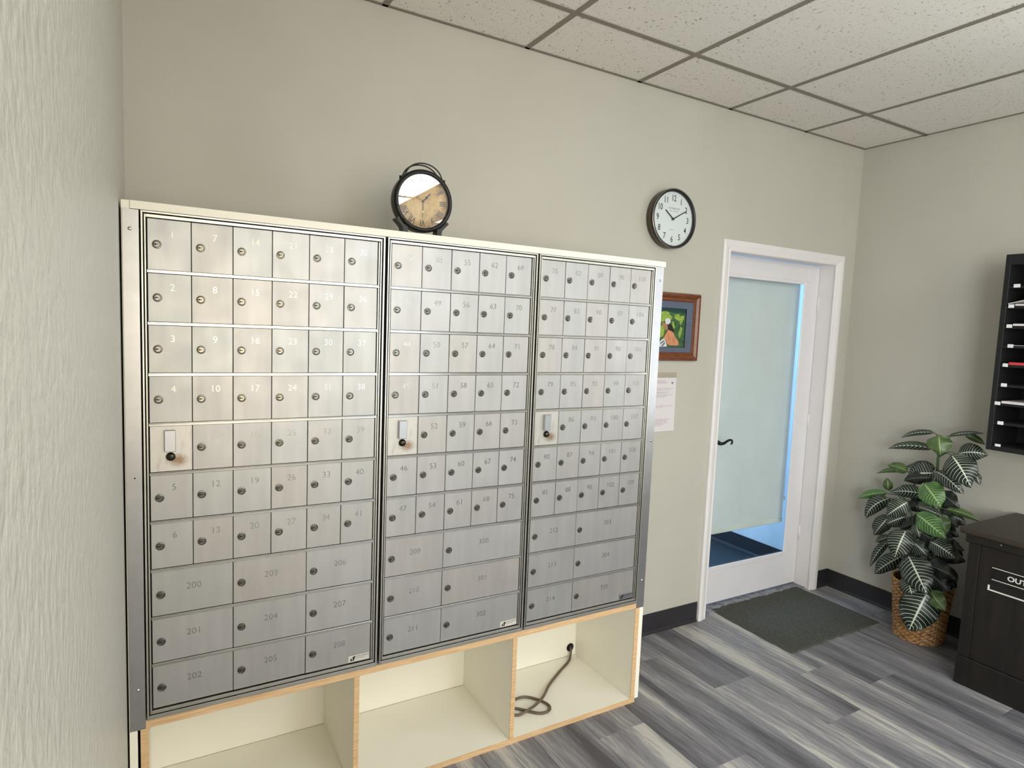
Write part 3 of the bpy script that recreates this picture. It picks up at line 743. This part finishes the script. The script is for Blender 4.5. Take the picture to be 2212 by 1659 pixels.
O = [(FX0, FZ0), (FX1, FZ0), (FX1, FZ1), (FX0, FZ1)]; I_ = [(FX0+fwid, FZ0+fwid), (FX1-fwid, FZ0+fwid), (FX1-fwid, FZ1-fwid), (FX0+fwid, FZ1-fwid)]
for k in range(4): mitre(I_[k], I_[(k+1) % 4], O[k], O[(k+1) % 4])
PX0, PX1, PZ0, PZ1 = -1.578, -1.396, 1.507, 1.705
q = MB(); yb, yf = -.004, -.010
for a_ in ((FX0+fwid, PX0, FZ0+fwid, FZ1-fwid), (PX1, FX1-fwid, FZ0+fwid, FZ1-fwid), (PX0, PX1, FZ0+fwid, PZ0), (PX0, PX1, PZ1, FZ1-fwid)): q.box(a_[0], a_[1], yf, yb, a_[2], a_[3])
build('mat_board', q, 'mat_blue_grey', pf)
q = MB(); w_ = .0022
for a_ in ((PX0, PX0+w_, PZ0, PZ1), (PX1-w_, PX1, PZ0, PZ1), (PX0, PX1, PZ0, PZ0+w_), (PX0, PX1, PZ1-w_, PZ1)): q.box(a_[0], a_[1], yf-.0004, yb-.002, a_[2], a_[3])
build('mat_bevel', q, 'matte_edge', pf)
def zz(px, py): return (-1.545+(px-249)/216*.149, 1.704-(py-308)/384*.197)
pt = MB(); PM = ['grass_green', 'teal_dark', 'bush_green', 'skin_tan', 'dress_orange', 'hair_dark', 'cap_white', 'grey_ink']
def poly(pts, mi, lay): pt.prism([zz(*p_) for p_ in pts], -.0042-.0001*lay-.0001, -.0042-.0001*lay, 'xz', mi)
pt.box(PX0, PX1, -.0042, -.0035, PZ0, PZ1, 0)
poly([(195, 305), (470, 305), (470, 352), (420, 346), (360, 352), (300, 344), (195, 350)], 1, 1)
poly([(195, 352), (250, 340), (290, 342), (310, 372), (330, 388), (330, 420), (290, 410), (250, 440), (195, 450)], 2, 2)
poly([(360, 365), (400, 362), (415, 400), (400, 430), (380, 420), (350, 400)], 2, 2)
poly([(410, 380), (450, 372), (452, 400), (430, 440), (418, 470), (405, 430)], 2, 2)
poly([(200, 500), (250, 470), (262, 520), (255, 580), (225, 600), (195, 590)], 2, 2)
poly([(330, 430), (350, 440), (365, 500), (350, 505), (335, 470)], 2, 2)
poly([(420, 480), (440, 500), (430, 560), (415, 600), (400, 560)], 2, 2)
poly([(236, 440), (262, 458), (285, 470), (276, 498), (255, 490), (236, 478)], 3, 3)
poly([(262, 462), (292, 462), (296, 500), (288, 524), (268, 522), (258, 495)], 3, 4)
poly([(285, 462), (320, 462), (340, 490), (362, 545), (345, 540), (325, 528), (300, 520), (292, 490)], 5, 5)
poly([(278, 560), (300, 515), (330, 528), (352, 545), (372, 590), (405, 628), (412, 660), (395, 672), (330, 672), (296, 660), (284, 625), (268, 608), (250, 612), (262, 590)], 4, 4)
poly([(262, 430), (270, 412), (290, 406), (312, 414), (318, 440), (300, 466), (270, 462)], 6, 6)
poly([(222, 640), (240, 615), (268, 608), (284, 640), (296, 684), (222, 690)], 6, 5)
poly([(228, 650), (262, 622), (268, 630), (234, 662)], 7, 6); poly([(240, 680), (268, 640), (276, 648), (252, 686)], 7, 6); poly([(300, 560), (318, 600), (312, 640), (304, 600)], 3, 6); poly([(350, 580), (372, 620), (366, 650), (352, 620)], 3, 6)
build('painting', pt, PM, pf)
build('picture_glass', MB().box(FX0+fwid, FX1-fwid, -.0125, -.0115, FZ0+fwid, FZ1-fwid), 'glass_clear', pf)

# ------------------------------------------------------------------ taped notice
nx0, nx1, nz0, nz1 = -1.646, -1.4295, 1.078, 1.355
no = thing('paper_notice', ((nx0+nx1)/2, -.002, nz0), 'white printed sheet taped to the wall below the picture, beside the mailbox cabinet', 'notice')
q = MB(); vs = []; 
for i in range(9):
    z = nz0+(nz1-nz0)*i/8; yy = -.0012-.003*((8-i)/8)**2
    vs += [(nx0, yy, z), (nx1, yy, z), (nx0, yy+.0004, z), (nx1, yy+.0004, z)]
fs = []
for i in range(8): a_ = 4*i; fs += [(a_, a_+1, a_+5, a_+4), (a_+2, a_+6, a_+7, a_+3), (a_, a_+4, a_+6, a_+2), (a_+1, a_+3, a_+7, a_+5)]
fs += [(0, 2, 3, 1), (32, 33, 35, 34)]
q.add(vs, fs); build('sheet', q, 'paper_white', no)
build('tape', MB().box(nx0+.02, nx1, -.0022, -.0017, nz1-.002, nz1+.025), 'tape', no)
q = MB(); q2 = MB()
def ln(z, a_, b_, h=.0022, red=False):
    f_ = (nz1-z)/(nz1-nz0); yy = -.0014-.003*f_**2
    (q2 if red else q).box(a_, b_, yy-.0002, yy, z, z+h)
xr = nx1-.022
for z, e_, rd in ((1.337, -1.50, 1), (1.331, -1.495, 1), (1.325, -1.49, 1), (1.297, xr, 0), (1.290, xr-.02, 0), (1.279, xr-.018, 0), (1.274, xr-.04, 0), (1.265, xr, 0), (1.259, xr-.03, 0), (1.253, xr-.05, 0), (1.208, xr, 1), (1.201, xr-.06, 0), (1.139, xr-.012, 1), (1.133, xr-.02, 1), (1.127, xr-.03, 1), (1.120, xr-.018, 0), (1.114, xr-.05, 0), (1.107, xr-.07, 0)):
    x_ = nx0+.02
    while x_ < e_-.004:
        w_ = min(rnd.uniform(.006, .018), e_-x_); ln(z, x_, x_+w_, .0020, rd); x_ += w_+.0025
build('printed_lines', q, 'paper_line', no)['kind'] = 'stuff'; build('printed_lines', q2, 'paper_line_red', no)['kind'] = 'stuff'
q = MB(); ix, iz = -1.456, 1.318
for r0, r1 in ((.0, .004), (.0055, .0085), (.010, .0125)):
    for k in range(6):
        a0 = R(50+80*k/6); a1 = R(50+80*(k+1)/6)
        q.prism([(ix+r0*math.cos(a0), iz+r0*math.sin(a0)), (ix+r1*math.cos(a0), iz+r1*math.sin(a0)), (ix+r1*math.cos(a1), iz+r1*math.sin(a1)), (ix+r0*math.cos(a1), iz+r0*math.sin(a1))], -.0018, -.0015, 'xz')
build('signal_icon', q, 'ink_dark', no)

# ------------------------------------------------------------------ dark cabinet on the right with the outgoing mail slot
oc = thing('outgoing_mail_cabinet', (-.27, -1.4, 0), 'dark wood cabinet with a mail slot against the right wall, beside the potted plant', 'cabinet')
CY0, CY1, CZ = -1.82, -.985, .722
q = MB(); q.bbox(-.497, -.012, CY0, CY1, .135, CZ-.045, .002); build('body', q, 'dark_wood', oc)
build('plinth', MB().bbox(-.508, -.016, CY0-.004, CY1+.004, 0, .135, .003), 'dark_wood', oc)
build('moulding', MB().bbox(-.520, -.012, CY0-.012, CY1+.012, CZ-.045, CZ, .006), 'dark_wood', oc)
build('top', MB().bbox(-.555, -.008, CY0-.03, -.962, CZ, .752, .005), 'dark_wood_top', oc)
build('stile', MB().bbox(-.503, -.497, CY1-.045, CY1, .137, CZ-.047, .001), 'dark_wood', oc); build('stile', MB().bbox(-.503, -.497, CY0, CY0+.045, .137, CZ-.047, .001), 'dark_wood', oc)
build('screw', MB().lathe((-.521, -1.115, .705), (-1, 0, 0), [(.0035, 0), (0, .0015)], 10), 'screw', oc)
sg = build('sign_plate', MB().bbox(-.4995, -.497, -1.45, -1.082, .534, .591, .0004), 'black_plastic', oc)
q = MB(); q.box(-.5003, -.4996, -1.45, -1.083, .5875, .5905); q.box(-.5003, -.4996, -1.45, -1.086, .534, .537); build('sign_line', q, 'sign_white', sg)
link('sign_text', text_mesh('OUTGOING', .0305, 'sign_white', .0002, .0008, 'LEFT', 1.12), sg, T((-.5003, -1.143, .560)) @ SIDE)
sl = build('mail_slot', MB().box(-.4993, -.497, -1.42, -1.078, .486, .520), 'keyway', oc)
q = MB(); q.bbox(-.505, -.497, -1.42, -1.075, .483, .4885, .001); q.bbox(-.505, -.497, -1.0815, -1.075, .4885, .507, .001); build('slot_frame', q, 'sign_white', sl)

# ------------------------------------------------------------------ black wall sorter
so = thing('mail_sorter', (-.14, -1.4, 1.083), 'black wall-hung sorter with labelled horizontal slots, above the dark cabinet', 'sorter')
SX, SY0, SY1, SZ0, SZ1 = -.28, -1.90, -.915, 1.083, 2.009
q = MB(); q.bbox(SX, -.002, SY1-.022, SY1, SZ0, SZ1, .002); q.bbox(SX, -.002, SY0, SY0+.022, SZ0, SZ1, .002); q.bbox(SX, -.002, SY0+.022, SY1-.022, SZ0, SZ0+.022, .002); q.bbox(SX, -.002, SY0+.022, SY1-.022, SZ1-.05, SZ1, .002); q.box(-.02, -.002, SY0+.022, SY1-.022, SZ0+.022, SZ1-.05)
build('case', q, 'black_board', so)
lev = [1.855, 1.761, 1.668, 1.576, 1.486, 1.392, 1.303, 1.212]
for z in lev:
    build('shelf', MB().bbox(SX+.004, -.02, SY0+.022, SY1-.022, z-.004, z+.008, .0008), 'black_board', so)
for yy in (-1.18, -1.44, -1.68): build('partition', MB().box(SX+.006, -.02, yy-.004, yy+.004, SZ0+.022, SZ1-.05), 'black_board', so)
LB = [(1.864, -.957, -.982), (1.770, -.945, -.967), (1.677, -.946, -.968), (1.5845, -.959, -.981), (1.494, -.948, -.968), (1.400, -.950, -.973), (1.3115, -.933, -.955), (1.2195, -.953, -.976), (1.1135, -.953, -.976)]
simple('label_ink', (110, 110, 110), .6)
for z, ya, yb_ in LB:
    zc = z if z > 1.15 else SZ0+.012
    q = MB(); xf = SX+.004 if z > 1.15 else SX
    zc = z
    if z < 1.15: q.box(SX-.001, SX+.0, yb_, ya, z-.009, z+.003)
    else: q.bbox(xf-.0045, xf-.0005, yb_, ya, z-.010, z+.006, .0004)
    o = build('label_holder', q, 'label_white', so)
    link('label_text', text_mesh('%d' % (100+int(z*10)) if False else '----', .006, 'label_ink', 0), o, T((xf-.0048 if z > 1.15 else SX-.0012, (ya+yb_)/2, z-.001)) @ SIDE)
def sheet(label, z, ya, yb_, mat, thick=.004, tilt=0, name='mail_sheet'):
    q = MB(); q.bbox(SX-.002, -.06, yb_, ya, 0, thick, .0004)
    o = build(name, q, mat, None, (SX/2, (ya+yb_)/2, 0)); 
    setp(o, None, T((SX/2, (ya+yb_)/2, z)) @ Matrix.Rotation(R(tilt), 4, 'X')); tag(o, label, 'paper'); return o
sheet('white papers with a printed edge in the second slot of the black sorter', 1.7695, -.972, -1.17, 'paper_white', .008)
sheet('loose white sheet leaning diagonally across the second slot of the black sorter', 1.803, -.940, -1.15, 'paper_white', .003, -14)
sheet('thick stack of white papers in the third slot of the black sorter', 1.6765, -.972, -1.17, 'paper_white', .010)
sheet('single thin sheet in the fourth slot of the black sorter', 1.5845, -.965, -1.17, 'paper_white', .002)
sheet('red envelope stack in the fifth slot of the black sorter', 1.4945, -.972, -1.17, 'paper_red', .012)
sheet('white papers lying in the seventh slot of the black sorter, near its bottom', 1.3115, -.960, -1.17, 'paper_white', .011)

# ------------------------------------------------------------------ potted plant
px_, py_ = -.185, -.655
pp = thing('potted_plant', (px_, py_, 0), 'leafy plant with white-veined dark leaves in a woven basket, beside the dark cabinet', 'plant')
# woven basket: strands over and under upright stakes, real relief
bk = MB(); rows, seg = 34, 84; hb = .305
def brad(z): return .115+(.140-.115)*(z/hb)
vs = []; fs = []; mi = []
for i in range(rows+1):
    for k in range(seg):
        z = hb*i/rows; an = 2*PI*k/seg
        r_ = brad(z)+0.0026*(1 if ((k//2)+(i)) % 2 else -1)*(1 if 0 < i < rows else 0)
        vs.append((px_+r_*math.cos(an), py_+r_*math.sin(an), z))
for i in range(rows):
    for k in range(seg):
        a_ = i*seg+k; b_ = i*seg+(k+1) % seg; fs.append((a_, b_, b_+seg, a_+seg))
bk.add(vs, fs, 0, False)
for j, f_ in enumerate(range(len(bk.f))): bk.m[j] = 1 if (((j % seg)//2)+(j//seg)) % 3 == 0 else 0
bk.add([(px_+(brad(hb*i/4)-.009)*math.cos(2*PI*k/seg), py_+(brad(hb*i/4)-.009)*math.sin(2*PI*k/seg), hb*i/4) for i in range(5) for k in range(seg)], [(i*seg+k, (i+1)*seg+k, (i+1)*seg+(k+1) % seg, i*seg+(k+1) % seg) for i in range(4) for k in range(seg)], 1)
bk.add([(px_+.114*math.cos(2*PI*k/seg), py_+.114*math.sin(2*PI*k/seg), .001) for k in range(seg)], [list(range(seg))], 1)
basket = build('basket', bk, ['wicker', 'wicker_dark'], pp)
q = MB(); 
for ph in (0, 1): 
    q.tube([(px_+(.1385+.0025*math.sin(24*2*PI*k/96+ph*PI))*math.cos(2*PI*k/96), py_+(.1385+.0025*math.sin(24*2*PI*k/96+ph*PI))*math.sin(2*PI*k/96), hb+.003+.003*math.cos(24*2*PI*k/96+ph*PI)) for k in range(96)], .0045, 6, 0, True)
build('rim', q, 'wicker', basket)
build('soil', MB().cyl((px_, py_, .19), (0, 0, 1), .120, .02, 32), 'soil', pp)
stems = [[(px_, py_, .20), (px_-.02, py_-.02, .5), (-.205, -.680, .75), (-.215, -.684, .93), (-.235, -.690, 1.06)],
         [(px_+.02, py_+.02, .20), (px_+.01, py_+.04, .5), (-.17, -.585, .70), (-.165, -.56, .80)],
         [(px_-.02, py_+.03, .20), (px_-.04, py_+.03, .45), (-.23, -.60, .62), (-.22, -.56, .72)],
         [(px_, py_-.04, .20), (px_-.03, py_-.06, .45), (-.24, -.70, .62), (-.25, -.68, .78)]]
for k, s_ in enumerate(stems):
    pts = spline(s_, 5); n = len(pts)
    build('stem', MB().tube(pts, [(.011 if k == 0 else .007)*(1-.5*i/n) for i in range(n)], 8), 'stem_green', pp)
LEAVES = [
    (-0.15, -0.62, 1.107, -0.12, -0.437, 1.045, 0.027, 0.024, 0.6, 0, 0.012),
    (-0.16, -0.626, 1.022, -0.14, -0.38, 0.974, 0.041, 0.031, 0.6, 0, 0.012),
    (-0.24, -0.687, 1.109, -0.27, -0.718, 1.013, 0.1, 0.0, 0.35, 1, 0.022),
    (-0.16, -0.691, 1.099, -0.1, -0.831, 1.135, 0.018, 0.017, 0.7, 0, 0.012),
    (-0.12, -0.752, 1.121, -0.06, -0.823, 1.073, 0.033, 0.007, 0.5, 1, 0.012),
    (-0.28, -0.773, 1.024, -0.33, -0.894, 0.894, 0.129, 0.013, 0.35, 0, 0.022),
    (-0.16, -0.747, 1.018, -0.12, -0.865, 1.032, 0.083, 0.02, 0.4, 0, 0.022),
    (-0.24, -0.688, 0.92, -0.27, -0.839, 0.839, 0.077, 0.02, 0.45, 0, 0.022),
    (-0.17, -0.837, 0.941, -0.18, -0.868, 0.885, 0.032, 0.0, 0.4, 0, 0.012),
    (-0.13, -0.493, 0.868, -0.12, -0.321, 0.815, 0.025, 0.021, 0.6, 1, 0.012),
    (-0.16, -0.512, 0.874, -0.15, -0.394, 0.884, 0.05, 0.011, 0.5, 1, 0.012),
    (-0.15, -0.641, 0.92, -0.14, -0.496, 0.895, 0.058, 0.007, 0.4, 0, 0.012),
    (-0.17, -0.653, 0.896, -0.17, -0.519, 0.859, 0.112, 0.007, 0.3, 0, 0.022),
    (-0.13, -0.404, 0.736, -0.13, -0.388, 0.807, 0.044, 0.0, 0.5, 1, 0.012),
    (-0.15, -0.405, 0.723, -0.16, -0.249, 0.652, 0.044, 0.018, 0.5, 2, 0.012),
    (-0.27, -0.653, 0.85, -0.31, -0.768, 0.755, 0.111, 0.007, 0.3, 2, 0.022),
    (-0.2, -0.631, 0.779, -0.19, -0.451, 0.743, 0.065, 0.021, 0.4, 0, 0.022),
    (-0.17, -0.436, 0.704, -0.18, -0.318, 0.552, 0.076, 0.04, 0.6, 0, 0.022),
    (-0.28, -0.589, 0.734, -0.3, -0.498, 0.633, 0.089, 0.007, 0.3, 0, 0.022),
    (-0.13, -0.689, 0.801, -0.12, -0.727, 0.794, 0.014, 0.0, 0.5, 1, 0.012),
    (-0.22, -0.748, 0.733, -0.2, -0.898, 0.707, 0.036, 0.017, 0.6, 1, 0.012),
    (-0.24, -0.622, 0.714, -0.25, -0.76, 0.693, 0.044, 0.01, 0.5, 0, 0.012),
    (-0.2, -0.705, 0.698, -0.2, -0.831, 0.687, 0.057, 0.013, 0.5, 0, 0.012),
    (-0.29, -0.642, 0.686, -0.32, -0.806, 0.609, 0.095, 0.008, 0.35, 2, 0.022),
    (-0.24, -0.725, 0.703, -0.26, -0.78, 0.615, 0.068, 0.0, 0.4, 1, 0.022),
    (-0.29, -0.6, 0.583, -0.33, -0.576, 0.429, 0.116, 0.008, 0.3, 0, 0.022),
    (-0.27, -0.634, 0.626, -0.28, -0.666, 0.566, 0.054, 0.0, 0.4, 0, 0.012),
    (-0.15, -0.446, 0.462, -0.15, -0.352, 0.27, 0.041, 0.021, 0.7, 0, 0.012),
    (-0.16, -0.529, 0.399, -0.16, -0.383, 0.24, 0.081, 0.016, 0.5, 0, 0.022),
    (-0.31, -0.634, 0.458, -0.37, -0.771, 0.31, 0.138, 0.008, 0.3, 0, 0.022),
    (-0.3, -0.634, 0.353, -0.36, -0.705, 0.246, 0.085, 0.0, 0.3, 0, 0.022),
    (-0.33, -0.751, 0.306, -0.385, -0.707, 0.092, 0.16, 0.004, 0.3, 0, 0.022),
    (-0.3, -0.753, 0.309, -0.34, -0.849, 0.253, 0.075, 0.0, 0.35, 1, 0.022),
    (-0.16, -0.439, 0.596, -0.16, -0.361, 0.462, 0.078, 0.008, 0.5, 0, 0.022),
    (-0.15, -0.444, 0.478, -0.15, -0.371, 0.425, 0.041, 0.008, 0.6, 0, 0.012),
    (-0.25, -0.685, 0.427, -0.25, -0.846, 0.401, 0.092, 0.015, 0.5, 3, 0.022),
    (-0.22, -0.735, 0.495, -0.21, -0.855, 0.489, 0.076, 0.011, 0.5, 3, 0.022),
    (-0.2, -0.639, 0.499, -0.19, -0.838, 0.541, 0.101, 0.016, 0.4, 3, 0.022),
    (-0.26, -0.707, 0.553, -0.27, -0.839, 0.508, 0.091, 0.015, 0.4, 0, 0.022),
    (-0.2, -0.735, 0.686, -0.17, -0.824, 0.666, 0.053, 0.008, 0.5, 0, 0.012),
    (-0.2, -0.677, 0.709, -0.2, -0.59, 0.7, 0.069, 0.008, 0.5, 0, 0.022),
    (-0.24, -0.713, 0.381, -0.26, -0.824, 0.326, 0.099, 0.008, 0.4, 3, 0.022),
    (-0.18, -0.534, 0.626, -0.18, -0.438, 0.556, 0.088, 0.008, 0.4, 0, 0.022),
    (-0.2, -0.625, 0.567, -0.2, -0.735, 0.539, 0.101, 0.008, 0.4, 3, 0.022),
    (-0.2, -0.733, 0.405, -0.2, -0.822, 0.337, 0.091, 0.008, 0.4, 3, 0.022),
    (-0.22, -0.603, 0.514, -0.22, -0.681, 0.461, 0.094, 0.008, 0.4, 0, 0.022),
]
room_dir = Vector((-.88, -.42, .12)).normalized()
def leaf(spec):
    bx, by, bz, tx, ty, tz, w, bow, fold, tone, arch = spec; w *= 1.12
    B = Vector((bx, by, bz)); Tt = Vector((tx, ty, tz)); ax = (Tt-B); L = ax.length; ax.normalize()
    side = ax.cross(room_dir).normalized(); nrm = side.cross(ax).normalized()
    if nrm.dot(room_dir) < 0: nrm = -nrm
    upv = Vector((0, 0, 1)); upv = (upv-ax*upv.dot(ax)); upv = upv.normalized() if upv.length > .2 else side
    ns, nt_ = 14, 8; q = MB(); q.uv = []; vs = []
    ph = rnd.uniform(0, 6)
    for i in range(ns+1):
        s_ = i/ns
        c_ = B+ax*L*s_+upv*bow*4*s_*(1-s_)*.6+nrm*arch*4*s_*(1-s_)
        prof_ = max(.0, (math.sin(PI*min(1, s_**.72)))**.75) if 0 < s_ < 1 else 0
        if s_ > .8: prof_ *= .9
        hw = w*.5*prof_+.0004
        for j in range(nt_+1):
            t_ = -1+2*j/nt_
            wav = .09*w*math.sin(s_*15+ph+j*.25)*abs(t_)**2
            vs.append(c_+side*hw*t_-nrm*(fold*hw*abs(t_)**1.4-wav)); q.uv.append((s_, t_))
    fs = [(i*(nt_+1)+j, i*(nt_+1)+j+1, (i+1)*(nt_+1)+j+1, (i+1)*(nt_+1)+j) for i in range(ns) for j in range(nt_)]
    q.add(vs, fs, 0, True)
    # petiole back to the nearest stem
    best = None
    for s_ in stems:
        for p_ in spline(s_, 5):
            dv = p_-B
            if p_.z > B.z+.02: continue
            d_ = dv.length+(B.z-p_.z < .015)*.05
            if best is None or d_ < best[0]: best = (d_, p_)
    P = best[1]; mid = (B+P)/2+Vector((0, 0, .02))
    n0 = len(q.v); q.tube([P, mid, B, B+ax*L*.04], [.0032, .0026, .0022, .0012], 6, 1); q.uv += [(.5, .5)]*(len(q.v)-n0)
    mt = ['leaf_dark', 'leaf_green', 'leaf_bright', 'leaf_dim'][tone]
    return build('leaf', q, [mt, 'petiole'], pp, tuple(B))
for s_ in LEAVES: leaf(s_)
r2 = random.Random(11)                                  # leaves in the heart of the plant, shade put into their dim colour
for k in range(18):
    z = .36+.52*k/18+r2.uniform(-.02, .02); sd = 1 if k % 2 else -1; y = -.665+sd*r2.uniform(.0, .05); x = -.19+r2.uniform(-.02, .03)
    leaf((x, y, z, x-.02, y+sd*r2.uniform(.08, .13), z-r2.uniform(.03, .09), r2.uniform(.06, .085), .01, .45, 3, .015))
